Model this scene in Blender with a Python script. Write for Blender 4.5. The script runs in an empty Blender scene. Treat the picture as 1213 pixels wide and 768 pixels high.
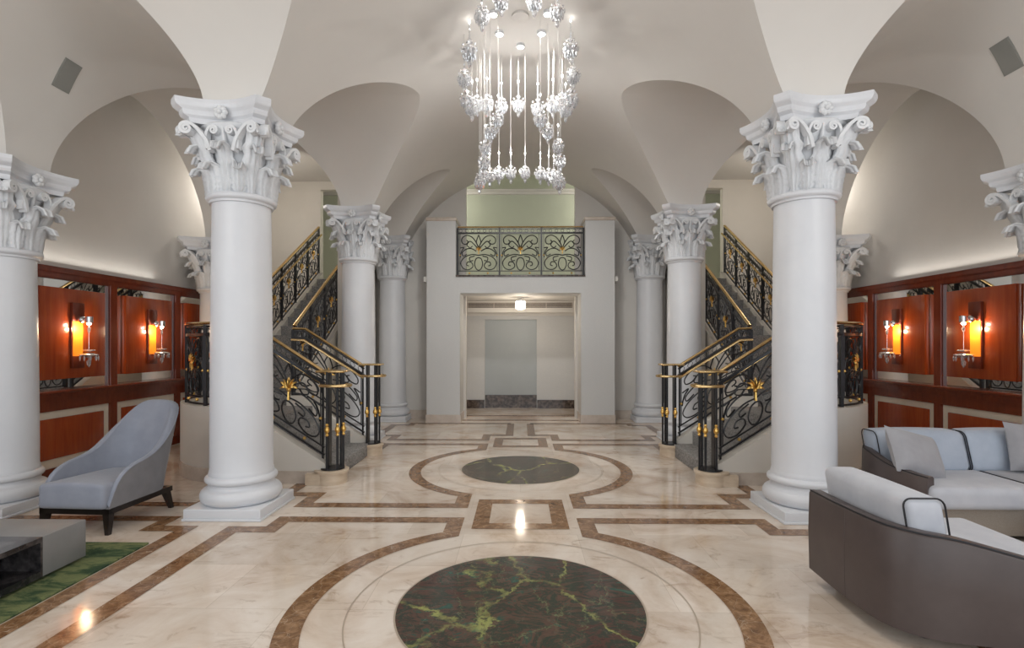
import bpy, math, random
from math import sin, cos, pi, sqrt, radians
from mathutils import Vector
random.seed(7)
D = bpy.data
COL = bpy.context.scene.collection
SC = bpy.context.scene

# ------------------------------------------------------------------ materials
def new_mat(name):
    m = D.materials.new(name); m.use_nodes = True
    return m, m.node_tree, m.node_tree.nodes['Principled BSDF']
def simple(name, col, rough=.5, metal=0., **kw):
    m, nt, b = new_mat(name)
    b.inputs['Base Color'].default_value = (*col, 1)
    b.inputs['Roughness'].default_value = rough
    b.inputs['Metallic'].default_value = metal
    for k, v in kw.items(): b.inputs[k.replace('_', ' ')].default_value = v
    return m
def ramp(nt, fac, stops):
    r = nt.nodes.new('ShaderNodeValToRGB')
    e = r.color_ramp.elements
    while len(e) < len(stops): e.new(.5)
    for el, (p, c) in zip(e, stops): el.position = p; el.color = (*c, 1)
    nt.links.new(fac, r.inputs[0]); return r.outputs[0]
def coords(nt, scale=(1, 1, 1), rot=(0, 0, 0)):
    t = nt.nodes.new('ShaderNodeTexCoord'); mp = nt.nodes.new('ShaderNodeMapping')
    mp.inputs['Scale'].default_value = scale; mp.inputs['Rotation'].default_value = rot
    nt.links.new(t.outputs['Object'], mp.inputs[0]); return mp.outputs[0]
def noise(nt, vec, scale, detail=6, rough=.6, dist=0.):
    n = nt.nodes.new('ShaderNodeTexNoise'); n.inputs['Scale'].default_value = scale
    n.inputs['Detail'].default_value = detail; n.inputs['Roughness'].default_value = rough
    n.inputs['Distortion'].default_value = dist
    nt.links.new(vec, n.inputs['Vector']); return n.outputs['Fac']
def mixc(nt, a, b, fac, mode='MIX'):
    x = nt.nodes.new('ShaderNodeMix'); x.data_type = 'RGBA'; x.blend_type = mode
    for s, i in ((fac, 0), (a, 6), (b, 7)):
        if isinstance(s, (int, float)): x.inputs[i].default_value = s
        elif isinstance(s, tuple): x.inputs[i].default_value = (*s, 1)
        else: nt.links.new(s, x.inputs[i])
    return x.outputs[2]
def bump(nt, b, h, strength=.2, dist=.01):
    n = nt.nodes.new('ShaderNodeBump'); n.inputs['Strength'].default_value = strength
    n.inputs['Distance'].default_value = dist
    nt.links.new(h, n.inputs['Height']); nt.links.new(n.outputs[0], b.inputs['Normal'])
def noisy(name, c1, c2, scale, rough=.5, sc=(1, 1, 1), lo=.3, hi=.7, bmp=0., **kw):
    m, nt, b = new_mat(name); v = coords(nt, sc)
    f = noise(nt, v, scale)
    nt.links.new(ramp(nt, f, [(lo, c1), (hi, c2)]), b.inputs['Base Color'])
    b.inputs['Roughness'].default_value = rough
    for k, x in kw.items(): b.inputs[k.replace('_', ' ')].default_value = x
    if bmp: bump(nt, b, f, bmp, .004)
    return m

M = {}
M['ceiling'] = noisy('ceiling_plaster', (.66, .632, .598), (.685, .658, .622), 1.5, .85)
M['wall'] = noisy('wall_plaster', (.65, .62, .58), (.68, .65, .61), 2., .8)
M['stairwall'] = noisy('stair_wall_paint', (.66, .62, .56), (.69, .65, .59), 2., .7)
M['portal'] = noisy('portal_wall_covering', (.56, .56, .555), (.62, .615, .605), 60., .7, (.4, .4, 3))
M['green'] = noisy('sage_paint', (.50, .52, .42), (.53, .55, .45), 1.5, .8)
M['white'] = noisy('column_paint', (.66, .67, .70), (.70, .71, .735), 3., .38)
M['capital'] = noisy('capital_plaster', (.68, .69, .71), (.74, .75, .765), 25., .6)
M['gold'] = noisy('gilt', (.72, .42, .10), (.88, .60, .20), 30., .28, Metallic=1.)
M['brass'] = noisy('brass_handrail', (.74, .50, .22), (.84, .62, .32), 20., .25, Metallic=1.)
M['iron'] = noisy('wrought_iron', (.008, .008, .010), (.018, .018, .021), 40., .35)
M['chrome'] = simple('chrome', (.8, .8, .82), .08, 1.)
M['mirror'] = simple('mirror_glass', (.82, .82, .80), .02, 1.)
M['dark_wood'] = noisy('dark_stained_wood', (.010, .007, .006), (.02, .014, .012), 20., .3, (1, 1, .1))
M['grey_paint'] = noisy('grey_lacquer', (.20, .195, .19), (.23, .225, .22), 6., .45)
M['speaker'] = simple('speaker_cloth', (.27, .27, .25), .9)
M['dark_metal'] = simple('dark_slat_metal', (.06, .055, .05), .5, .3)
M['door'] = noisy('door_paint', (.40, .43, .44), (.43, .46, .47), 2., .5)
M['beige_fabric'] = noisy('taupe_base_fabric', (.30, .25, .20), (.36, .31, .26), 120., .9, bmp=.2)
M['carpet'] = noisy('stair_carpet', (.13, .125, .12), (.36, .345, .33), 55., .95, (1, 1, 1), .35, .65, .5)

def fabric(name, c1, c2):
    m, nt, b = new_mat(name); v = coords(nt)
    f = noise(nt, v, 7., 3); f2 = noise(nt, v, 260., 2)
    c = ramp(nt, f, [(.3, c1), (.7, c2)])
    c = mixc(nt, c, (.6, .6, .62), .18, 'OVERLAY')
    nt.links.new(c, b.inputs['Base Color']); b.inputs['Roughness'].default_value = .95
    b.inputs['Sheen Weight'].default_value = .25
    bump(nt, b, f2, .35, .002); return m
M['fabric'] = fabric('grey_wool', (.245, .262, .31), (.29, .305, .355))
M['chair_out'] = fabric('grey_wool_dark', (.185, .18, .19), (.22, .215, .225))
M['cushion'] = fabric('pale_grey_linen', (.45, .46, .50), (.52, .53, .565))
M['cushion_daylit'] = fabric('pale_grey_linen_daylit', (.37, .42, .50), (.43, .48, .56))  # grey linen with the bluish cast of daylight put into its colour
M['pillow'] = fabric('mid_grey_linen', (.30, .295, .31), (.35, .345, .36))
M['seat_grey'] = fabric('seat_grey', (.33, .33, .35), (.38, .38, .40))
M['leather'] = noisy('brown_leather', (.068, .050, .046), (.086, .065, .060), 5., .42, bmp=.05)
M['piping'] = simple('black_piping', (.012, .011, .014), .6)

def wood(name, c1, c2, c3, rough=.22):
    m, nt, b = new_mat(name); v = coords(nt, (6, 6, .55))
    f = noise(nt, v, 2.2, 8, .65, .6)
    nt.links.new(ramp(nt, f, [(.25, c1), (.5, c2), (.8, c3)]), b.inputs['Base Color'])
    b.inputs['Roughness'].default_value = rough; b.inputs['Coat Weight'].default_value = .3
    b.inputs['Coat Roughness'].default_value = .12
    return m
M['wood'] = wood('cherry_panel', (.26, .033, .007), (.36, .058, .011), (.44, .088, .017))
M['wood_frame'] = wood('cherry_frame', (.115, .019, .008), (.17, .029, .011), (.23, .042, .015))
M['ash'] = noisy('cream_inlay_border', (.78, .72, .60), (.86, .80, .68), 6., .25)

def marble_floor():
    m, nt, b = new_mat('cream_marble')
    v = coords(nt)
    f = noise(nt, v, 1.3, 9, .62, 1.2); g = noise(nt, coords(nt, (1, 1.8, 1), (0, 0, .6)), 3.2, 8, .7, 1.5)
    c = ramp(nt, f, [(.27, (.46, .345, .25)), (.42, (.68, .58, .49)), (.56, (.78, .71, .635)), (.78, (.85, .80, .745))])
    c2 = ramp(nt, g, [(.28, (.52, .41, .32)), (.43, (.93, .89, .85)), (.8, (1, .985, .97))])
    c = mixc(nt, c, c2, .8, 'MULTIPLY')
    br = nt.nodes.new('ShaderNodeTexBrick'); br.offset = .5
    br.inputs['Scale'].default_value = 1.; br.inputs['Brick Width'].default_value = .92
    br.inputs['Row Height'].default_value = .61; br.inputs['Mortar Size'].default_value = .0018
    br.inputs['Color1'].default_value = (.86, .84, .82, 1); br.inputs['Color2'].default_value = (1.06, 1.06, 1.06, 1)
    br.inputs['Mortar'].default_value = (.72, .68, .62, 1)
    nt.links.new(v, br.inputs['Vector'])
    c = mixc(nt, c, br.outputs['Color'], .8, 'MULTIPLY')
    nt.links.new(c, b.inputs['Base Color']); b.inputs['Roughness'].default_value = .075
    b.inputs['Specular IOR Level'].default_value = .42
    return m
M['floor'] = marble_floor()
def brown_marble():
    m, nt, b = new_mat('brown_marble'); v = coords(nt)
    f = noise(nt, v, 14, 9, .7, .8)
    c = ramp(nt, f, [(.28, (.085, .042, .02)), (.48, (.22, .115, .055)), (.6, (.33, .19, .10)), (.74, (.50, .37, .26))])
    vo = nt.nodes.new('ShaderNodeTexVoronoi'); vo.feature = 'DISTANCE_TO_EDGE'; vo.inputs['Scale'].default_value = 9.
    w = nt.nodes.new('ShaderNodeVectorMath'); w.operation = 'ADD'
    nz = nt.nodes.new('ShaderNodeTexNoise'); nz.inputs['Scale'].default_value = 6.; nt.links.new(v, nz.inputs['Vector'])
    sc = nt.nodes.new('ShaderNodeVectorMath'); sc.operation = 'SCALE'; sc.inputs['Scale'].default_value = .22
    nt.links.new(nz.outputs['Color'], sc.inputs[0]); nt.links.new(v, w.inputs[0]); nt.links.new(sc.outputs[0], w.inputs[1])
    nt.links.new(w.outputs[0], vo.inputs['Vector'])
    vein = ramp(nt, vo.outputs['Distance'], [(0., (1, 1, 1)), (.010, (0, 0, 0))])
    c = mixc(nt, c, (.50, .39, .29), vein)
    nt.links.new(c, b.inputs['Base Color']); b.inputs['Roughness'].default_value = .13; return m
M['brown'] = brown_marble()
def green_marble():
    m, nt, b = new_mat('green_marble'); v = coords(nt)
    f = noise(nt, coords(nt, (1, 1.7, 1), (0, 0, .7)), 3.2, 10, .7, 1.6)
    c = ramp(nt, f, [(.28, (.022, .030, .024)), (.40, (.105, .055, .044)), (.47, (.035, .055, .042)), (.55, (.125, .068, .054)), (.62, (.030, .085, .066)), (.76, (.12, .16, .12))])
    nz = nt.nodes.new('ShaderNodeTexNoise'); nz.inputs['Scale'].default_value = 1.5; nz.inputs['Detail'].default_value = 12; nz.inputs['Roughness'].default_value = .72
    nt.links.new(v, nz.inputs['Vector'])
    sc = nt.nodes.new('ShaderNodeVectorMath'); sc.operation = 'SCALE'; sc.inputs['Scale'].default_value = .55
    nt.links.new(nz.outputs['Color'], sc.inputs[0])
    w = nt.nodes.new('ShaderNodeVectorMath'); w.operation = 'ADD'; nt.links.new(v, w.inputs[0]); nt.links.new(sc.outputs[0], w.inputs[1])
    for scale, wd, col, rot in ((.9, .012, (.34, .36, .12), 1.25), (2.1, .007, (.18, .22, .11), .9), (4.2, .004, (.20, .19, .15), .6)):
        mp = nt.nodes.new('ShaderNodeMapping'); mp.inputs['Rotation'].default_value = (0, 0, rot); mp.inputs['Scale'].default_value = (1.6, .7, 1)
        nt.links.new(w.outputs[0], mp.inputs[0])
        vo = nt.nodes.new('ShaderNodeTexVoronoi'); vo.feature = 'DISTANCE_TO_EDGE'; vo.inputs['Scale'].default_value = scale
        nt.links.new(mp.outputs[0], vo.inputs['Vector'])
        vein = ramp(nt, vo.outputs['Distance'], [(0., (1, 1, 1)), (wd * .5, (.8, .8, .8)), (wd * 1.6, (0, 0, 0))])
        mk = ramp(nt, noise(nt, v, 2.3 + scale, 5, .7), [(.40, (0, 0, 0)), (.60, (1, 1, 1))])
        c = mixc(nt, c, col, mixc(nt, vein, mk, 1., 'MULTIPLY'))
    nt.links.new(c, b.inputs['Base Color']); b.inputs['Roughness'].default_value = .12; b.inputs['Specular IOR Level'].default_value = .22; return m
M['green_marble'] = green_marble()
M['stone'] = noisy('travertine', (.52, .40, .28), (.70, .58, .45), 5., .3, (1, 1, 3))
M['pink_marble'] = noisy('pinkish_marble', (.52, .44, .37), (.64, .56, .49), 7., .2)
M['dark_marble'] = noisy('dark_brown_marble', (.035, .025, .020), (.16, .12, .10), 14., .15, lo=.4, hi=.65)
M['black_marble'] = noisy('black_marble', (.018, .017, .018), (.13, .115, .115), 9., .12, lo=.42, hi=.75)
def rug_mat():
    m, nt, b = new_mat('green_rug_pile'); v = coords(nt, (.8, 2.0, 1), (0, 0, .45))
    f = noise(nt, v, 3.4, 7, .7, .7); g = noise(nt, coords(nt), 220., 2)
    c = ramp(nt, f, [(.3, (.008, .028, .012)), (.44, (.035, .070, .025)), (.55, (.17, .19, .075)), (.70, (.035, .080, .035))])
    nt.links.new(c, b.inputs['Base Color']); b.inputs['Roughness'].default_value = 1.
    bump(nt, b, g, .6, .006); return m
M['rug'] = rug_mat()
def emis(name, col, s):
    m, nt, b = new_mat(name)
    b.inputs['Base Color'].default_value = (*col, 1)
    b.inputs['Emission Color'].default_value = (*col, 1); b.inputs['Emission Strength'].default_value = s
    return m
M['bulb'] = emis('lit_bulb', (1, .95, .88), 40.)
M['candle'] = emis('lit_candle_tip', (1, .97, .93), 14.)
M['amber'] = emis('glowing_amber', (.85, .23, .012), .38)  # dim orange emission for the plate between the wooden end blocks
M['lantern'] = emis('lit_lantern_glass', (1, .90, .74), 6.)
def crystal():
    m, nt, b = new_mat('cut_crystal')
    out = nt.nodes['Material Output']
    b.inputs['Base Color'].default_value = (.93, .94, .97, 1); b.inputs['Roughness'].default_value = .1
    b.inputs['Transmission Weight'].default_value = .72; b.inputs['IOR'].default_value = 1.55
    g = nt.nodes.new('ShaderNodeBsdfGlossy'); g.inputs['Roughness'].default_value = .08
    g.inputs['Color'].default_value = (1, 1, 1, 1)
    x = nt.nodes.new('ShaderNodeMixShader'); x.inputs[0].default_value = .35
    nt.links.new(b.outputs[0], x.inputs[1]); nt.links.new(g.outputs[0], x.inputs[2])
    nt.links.new(x.outputs[0], out.inputs[0]); return m
M['crystal'] = crystal()
M['wire'] = simple('steel_wire', (.62, .60, .58), .4, .6)

# ------------------------------------------------------------------ mesh builder
ORG = {}
class MB:
    def __init__(s): s.v = []; s.f = []; s.sm = []
    def add(s, vs, fs, smooth=False):
        o = len(s.v); s.v += [tuple(p) for p in vs]
        s.f += [tuple(i + o for i in f) for f in fs]; s.sm += [smooth] * len(fs); return s
    def box(s, x0, x1, y0, y1, z0, z1):
        v = [(x, y, z) for z in (z0, z1) for y in (y0, y1) for x in (x0, x1)]
        return s.add(v, [(0, 2, 3, 1), (4, 5, 7, 6), (0, 1, 5, 4), (2, 6, 7, 3), (0, 4, 6, 2), (1, 3, 7, 5)])
    def bevbox(s, x0, x1, y0, y1, z0, z1, r):
        return s.rbox(x0, x1, y0, y1, z0, z1, r, n=2, smooth=True)
    def rbox(s, x0, x1, y0, y1, z0, z1, r, n=4, m=4, puff=0., smooth=True, fn=None):
        """rounded box; n arc steps, m flat steps, puff bulges faces"""
        c = Vector(((x0 + x1) / 2, (y0 + y1) / 2, (z0 + z1) / 2)); h = Vector(((x1 - x0) / 2, (y1 - y0) / 2, (z1 - z0) / 2))
        r = min(r, min(h))
        def axis(hh):
            i = hh - r; a = [-i - r * cos(pi / 2 * k / n * .999) * 1 for k in range(n)]
            a = [-(i + r * cos(pi / 2 * k / n)) for k in range(n)]
            fl = [-i + 2 * i * k / m for k in range(m + 1)]
            return a + fl + [-q for q in reversed(a)]
        ax = [axis(h[k]) for k in range(3)]
        idx = {}; vs = []; fs = []
        N = [len(a) for a in ax]
        def vid(i, j, k):
            key = (i, j, k)
            if key in idx: return idx[key]
            p = Vector((ax[0][i], ax[1][j], ax[2][k])); q = Vector([max(-(h[t] - r), min(h[t] - r, p[t])) for t in range(3)])
            d = p - q
            if d.length > 1e-9: p = q + d.normalized() * r
            if puff:
                u = [max(0, 1 - (p[t] / h[t]) ** 2) for t in range(3)]
                p = Vector([p[t] * (1 + puff * u[(t + 1) % 3] * u[(t + 2) % 3] * (min(h) / h[t])) for t in range(3)])
            p = p + c
            if fn: p = fn(p)
            idx[key] = len(vs); vs.append(tuple(p)); return idx[key]
        for a in range(3):
            b, d = (a + 1) % 3, (a + 2) % 3
            for side in (0, N[a] - 1):
                for i in range(N[b] - 1):
                    for j in range(N[d] - 1):
                        q = []
                        for (ii, jj) in ((i, j), (i + 1, j), (i + 1, j + 1), (i, j + 1)):
                            k = [0, 0, 0]; k[a] = side; k[b] = ii; k[d] = jj; q.append(vid(*k))
                        if side == 0: q.reverse()
                        fs.append(tuple(q))
        return s.add(vs, fs, smooth)
    def grid(s, P, smooth=True, closeu=False, closev=False):
        nu, nv = len(P), len(P[0]); vs = [p for row in P for p in row]; fs = []
        for i in range(nu if closeu else nu - 1):
            for j in range(nv if closev else nv - 1):
                a, b = i, (i + 1) % nu; c, d = j, (j + 1) % nv
                fs.append((a * nv + c, b * nv + c, b * nv + d, a * nv + d))
        return s.add(vs, fs, smooth)
    def lathe(s, prof, cx=0, cy=0, n=32, a0=0., a1=2 * pi, smooth=True, cap=True):
        full = abs(a1 - a0 - 2 * pi) < 1e-6; k = n if full else n + 1
        P = [[(cx + r * cos(a0 + (a1 - a0) * i / n), cy + r * sin(a0 + (a1 - a0) * i / n), z) for (r, z) in prof] for i in range(k)]
        s.grid(P, smooth, closeu=full)
        if cap and full:
            for (r, z), fl in ((prof[0], True), (prof[-1], False)):
                if r > 1e-5:
                    ring = [(cx + r * cos(2 * pi * i / n), cy + r * sin(2 * pi * i / n), z) for i in range(n)]
                    s.add(ring, [tuple(range(n - 1, -1, -1)) if fl else tuple(range(n))])
        return s
    def tube(s, pts, r, n=6, closed=False, flat=None, smooth=True):
        pts = [Vector(p) for p in pts]; N = len(pts)
        if N < 2: return s
        rows = []; up = None
        for i in range(N):
            if closed: t = pts[(i + 1) % N] - pts[i - 1]
            else: t = pts[min(i + 1, N - 1)] - pts[max(i - 1, 0)]
            if t.length < 1e-9: t = Vector((0, 0, 1))
            t.normalize()
            if up is None:
                up = Vector((0, 0, 1)) if abs(t.z) < .9 else Vector((0, 1, 0))
            a = up - t * up.dot(t)
            if a.length < 1e-6: a = t.orthogonal()
            a.normalize(); b = t.cross(a); up = a
            rr = r(i / (N - 1)) if callable(r) else r
            ra, rb = (rr, rr) if flat is None else (rr * flat[0], rr * flat[1])
            rows.append([tuple(pts[i] + a * (ra * cos(2 * pi * k / n + pi / n)) + b * (rb * sin(2 * pi * k / n + pi / n))) for k in range(n)])
        s.grid(rows, smooth, closeu=closed, closev=True)
        if not closed:
            s.add(rows[0], [tuple(range(n - 1, -1, -1))]); s.add(rows[-1], [tuple(range(n))])
        return s
    def bar(s, p, q, w):   # square section bar
        return s.tube([p, q], w * .7071, 4, smooth=False)
    def sphere(s, c, r, n=10, m=6, sc=(1, 1, 1), smooth=True):
        P = [[(c[0] + r * sc[0] * cos(2 * pi * i / n) * sin(pi * j / m), c[1] + r * sc[1] * sin(2 * pi * i / n) * sin(pi * j / m), c[2] + r * sc[2] * cos(pi * j / m)) for j in range(m + 1)] for i in range(n)]
        return s.grid(P, smooth, closeu=True)
    def prism(s, poly, z0, z1):
        n = len(poly)
        return s.add([(x, y, z0) for x, y in poly] + [(x, y, z1) for x, y in poly],
                     [tuple(range(n - 1, -1, -1)), tuple(range(n, 2 * n))] + [(i, (i + 1) % n, (i + 1) % n + n, i + n) for i in range(n)])
    def build(s, name, mat, parent=None, sharp=40):
        me = D.meshes.new(name)
        o = Vector(ORG.get(root_of(parent), (0, 0, 0))) if parent else Vector((0, 0, 0))
        me.from_pydata([(x - o.x, y - o.y, z - o.z) for x, y, z in s.v], [], s.f)
        me.polygons.foreach_set('use_smooth', s.sm)
        if any(s.sm): me.set_sharp_from_angle(angle=radians(sharp))
        me.update(); me.validate()
        me.materials.append(M[mat] if isinstance(mat, str) else mat)
        ob = D.objects.new(name, me); COL.objects.link(ob)
        if parent: ob.parent = parent
        return ob
def root_of(o):
    while o and o.parent: o = o.parent
    return o.name if o else None
def thing(name, label, cat, loc=(0, 0, 0), group=None):
    e = D.objects.new(name, None); COL.objects.link(e); e.location = loc; e.empty_display_size = .1
    e['label'] = label; e['category'] = cat; e['kind'] = 'thing'
    if group: e['group'] = group
    ORG[e.name] = loc; return e
def tag(o, label, cat, group=None):
    o['label'] = label; o['category'] = cat
    if group: o['group'] = group
    return o
def struct(o): o['kind'] = 'structure'; return o
def copy_tree(o, label=None, parent=None):
    c = o.copy(); COL.objects.link(c)
    if parent: c.parent = parent; c.matrix_parent_inverse = o.matrix_parent_inverse
    if label: c['label'] = label
    for ch in list(o.children):
        if ch.name != c.name: copy_tree(ch, None, c)
    return c
def mirror(o, label):
    """the same thing on the opposite side of the hall"""
    c = copy_tree(o, label); l = o.location
    c.location = (-l[0], l[1], l[2]); c.scale = (-1, 1, 1)
    ORG[c.name] = tuple(c.location); return c
def catmull(pts, k=6):
    P = [Vector(p) for p in pts]; out = []
    for i in range(len(P) - 1):
        a = P[i - 1] if i else P[0] * 2 - P[1]; b, c = P[i], P[i + 1]
        d = P[i + 2] if i + 2 < len(P) else P[-1] * 2 - P[-2]
        for j in range(k):
            t = j / k
            out.append(.5 * ((2 * b) + (c - a) * t + (2 * a - 5 * b + 4 * c - d) * t * t + (3 * b - a - 3 * c + d) * t ** 3))
    out.append(P[-1]); return out

# ------------------------------------------------------------------ layout numbers (metres, camera at origin looking +Y)
NX, OX = 2.6, 4.88                    # inner and outer column lines
R0, R1, R2, R3 = 1.34, 4.88, 8.42, 10.66
WX = 5.35                             # side walls
SP, SO = 3.67, 3.2                    # springing heights
UP = 2.86                             # upper floor

# ------------------------------------------------------------------ floor
struct(MB().box(-5.6, 5.6, -4.2, 13.2, -.12, 0).build('floor', 'floor'))
def inlay(centre, w=.14, closed=False):
    """ribbon of stone along a 2-D centre line with mitred corners"""
    n = len(centre); C = [Vector(p) for p in centre]; L = []; R = []
    for i in range(n):
        p = C[i]
        a = (C[i] - C[i - 1]) if (i or closed) else None
        b = (C[(i + 1) % n] - C[i]) if (i < n - 1 or closed) else None
        if a is None: a = b
        if b is None: b = a
        a = a.normalized(); b = b.normalized()
        na, nb = Vector((-a.y, a.x)), Vector((-b.y, b.x)); m = (na + nb)
        m = m.normalized() if m.length > 1e-6 else na
        k = 1 / max(.35, m.dot(na)); L.append(p + m * (w / 2 * k)); R.append(p - m * (w / 2 * k))
    m = MB(); zt = .0025
    P = [[(l.x, l.y, zt), (r.x, r.y, zt)] for l, r in zip(L, R)]
    m.grid(P, False, closeu=closed); return m
def arc(cx, cy, r, a0, a1, n=40): return [(cx + r * cos(a0 + (a1 - a0) * i / n), cy + r * sin(a0 + (a1 - a0) * i / n)) for i in range(n + 1)]
border = MB()
def addb(c, w=.14, closed=False):
    for sx in (1, -1):
        k = inlay([(sx * x, y) for x, y in c], w, closed); border.add(k.v, k.f)
for cy in (3.11, 6.52):
    dx = .565; rr = 1.285; ang = math.acos(dx / rr)
    a = arc(0, cy, rr, pi - ang, pi + ang, 48)           # the left arc
    if cy < 5:
        path = [(-dx, 4.605)] + a + [(-dx, 1.615), (-2.08, 1.615), (-2.08, 1.88), (-2.40, 1.88), (-2.40, 4.35), (-2.08, 4.35), (-2.08, 4.605)]
    else:
        path = [(-dx, 8.065)] + a + [(-dx, 5.015), (-2.08, 5.015), (-2.08, 5.37), (-2.40, 5.37), (-2.40, 7.72), (-2.08, 7.72), (-2.08, 8.065)]
    addb(path, .14, True)
addb([(-.185, 10.16), (-.185, 8.88), (-.565, 8.88), (-.565, 8.445), (-2.08, 8.445), (-2.08, 8.82), (-2.40, 8.82), (-2.40, 9.97), (-2.08, 9.97), (-2.08, 10.17), (-.185, 10.17)], .13)
for cy, hx, hy in ((4.805, .34, .345), (8.24, .345, .32)):
    k = inlay([(-hx, cy - hy), (hx, cy - hy), (hx, cy + hy), (-hx, cy + hy)], .14, True); border.add(k.v, k.f)
# aisles
addb([(-5.2, 4.605), (-3.09, 4.605), (-3.09, 4.36), (-2.79, 4.36), (-2.79, 1.6), (-5.2, 1.6)], .13)
addb([(-5.2, 5.02), (-3.09, 5.02), (-3.09, 5.36), (-2.72, 5.36), (-2.72, 5.7)], .13)
struct(border.build('trim_1', 'brown'))
med = MB()
for cy in (3.11, 6.52):
    n = 96; med.add([(.722 * cos(2 * pi * i / n), cy + .722 * sin(2 * pi * i / n), .0028) for i in range(n)], [tuple(range(n))])
struct(med.build('trim_2', 'green_marble'))
ln = MB()
for cy in (3.11, 6.52):
    for r, w in ((1.0, .007), (.727, .010)):
        k = inlay(arc(0, cy, r, 0, 2 * pi, 96)[:-1], w, True); ln.add([(x, y, .0022) for x, y, z in k.v], k.f)
struct(ln.build('trim_3', simple('stone_joint', (.42, .34, .26), .3)))
m = MB()
for y in (10.55, 11.2): m.box(-1.17, 1.17, y, y + .10, 0, .006)
struct(m.build('trim_4', 'brown'))

# ------------------------------------------------------------------ vaults
NA, NB, TB, P0 = 2.28, 1.37, 1.03, 1.46      # nave half width, nave rise, cross rise, cross half span
IX, XA, EX, PO = 2.78, 3.76, 4.62, 1.55      # aisle profile: inner, apex, outer; outer cross half span
TO = SP + TB - SO                            # outer rise
ET, EA = 1.7, 1.65                           # how pointed the cross and aisle arches are
NR = (NA * NA + NB * NB) / (2 * NB); NC = SP + NB - NR
def nave_x(z): return sqrt(max(0, NR * NR - (z - NC) ** 2))
def comp(q, e): return max(0., 1 - min(1., q) ** e) ** (1 / e)
BAYS = [(-.43, P0), (3.11, P0), (6.65, P0), (9.54, .80)]
ss = [sin(pi / 2 * i / 32) ** 1.25 for i in range(33)]
prof = [(nave_x(SP + TB * q), SP + TB * q, comp(q, ET)) for q in ss]   # x, z, share of the cross half span
a1 = math.asin(min(1, (SP + TB - NC) / NR))
for i in range(1, 15):
    a = a1 + (pi / 2 - a1) * i / 14; prof.append((NR * cos(a), NC + NR * sin(a), 0.))
cm = MB()
ends = [(-4.2, -.43, 0, P0)] + [(BAYS[i][0], BAYS[i + 1][0], BAYS[i][1], BAYS[i + 1][1]) for i in range(3)] + [(9.54, 10.9, .80, 0)]
cross = [(-1, q) for q in ss] + [(1, q) for q in reversed(ss[:-1])]
for sx in (1, -1):
    for (ya, yb, pa, pb) in ends:
        G = []
        for (x, z, k) in prof:
            y0 = ya + pa * k; y1 = yb - pb * k
            G.append([(sx * x, y0 + (y1 - y0) * t / 4, z) for t in range(5)])
        cm.grid(G)
    for (yc, p) in BAYS:
        G = []
        for sg, q in cross:
            y = yc + sg * p * comp(q, ET); z = SP + TB * q; xn = nave_x(z)
            xi = XA - (XA - IX) * comp(q, EA) if yc < 9 else 2.98
            G.append([(sx * (xn + (xi - xn) * t / 4), y, z) for t in range(5)])
        cm.grid(G)
    for (yc, p) in BAYS[:3]:                                   # aisle groin vault
        G = []
        for sg, q in cross:
            y = yc + sg * PO * comp(q, ET); z = SO + TO * q
            xi = XA + (EX - XA) * comp(q, EA)
            G.append([(sx * (xi + (4.95 - xi) * t / 4), y, z) for t in range(5)])
        cm.grid(G)
    aends = [(-4.2, -.43, 0, 1), (-.43, 3.11, 1, 1), (3.11, 6.65, 1, 1), (6.65, 8.70, 1, 0)]
    for (ya, yb, pa, pb) in aends:
        for (xs, zs, rise, pp) in ((IX, SP, TB, P0), (EX, SO, TO, PO)):
            G = []
            for q in ss:
                x = XA + (xs - XA) * comp(q, EA); z = zs + rise * q; k = comp(q, ET)
                y0 = ya + pa * pp * k; y1 = yb - pb * pp * k
                G.append([(sx * x, y0 + (y1 - y0) * t / 4, z) for t in range(5)])
            cm.grid(G)
cm.build('ceiling', 'ceiling', sharp=25)['kind'] = 'structure'
m = MB()
m.box(-5.6, 5.6, -4.2, 13.3, 5.40, 5.5)  # unseen roof slab, added to keep sky light from leaking over the vaults
for sx in (1, -1):
    a, b = sorted((sx * 3.05, sx * WX)); m.box(a, b, 8.78, 11.02, 4.95, 5.05)
struct(m.build('ceiling', 'ceiling'))
m = MB(); m.box(-5.35, 5.35, 10.98, 13.0, 5.33, 5.38); struct(m.build('ceiling', 'green'))

# ------------------------------------------------------------------ walls
for side, sx in (('left', -1), ('right', 1)):
    m = MB(); a, b = sorted((sx * WX, sx * (WX + .2))); m.box(a, b, -4.2, 13.2, 0, 5.4)
    struct(m.build('wall_' + side, 'wall'))
    # short wall that carries the rear arch and closes the stair hall on the nave side
    m = MB(); a, b = sorted((sx * 2.98, sx * 3.1)); m.box(a, b, 8.88, 10.9, 0, 5.3)
    a, b = sorted((sx * 4.2, sx * WX)); m.box(a, b, 11.0, 11.15, 0, 5.0)
    a, b = sorted((sx * 3.0, sx * 4.2)); m.box(a, b, 11.0, 11.15, 0, UP - .02); m.box(a, b, 11.0, 11.15, 4.78, 5.0)
    struct(m.build('wall_stairs_' + side, 'stairwall'))
m = MB()
for sx in (-1, 1):
    a, b = sorted((sx * 1.13, sx * 2.98)); m.box(a, b, 10.9, 11.05, 0, 5.3)
struct(m.build('wall_back', 'wall'))
m = MB(); m.box(-5.35, 5.35, 13.0, 13.2, UP, 5.38); struct(m.build('wall_gallery', 'green'))
m = MB()                                              # crown moulding of the gallery
m.box(-5.35, 5.35, 12.94, 13.0, 5.22, 5.28); m.box(-5.35, 5.35, 12.88, 13.0, 5.28, 5.33)
struct(m.build('trim_5', 'wall'))
m = MB(); m.box(-5.35, 5.35, 11.15, 13.2, UP - .24, UP); m.box(-1.9, 1.9, 10.3, 11.15, UP - .1, UP); struct(m.build('floor_gallery', 'wall'))
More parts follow.
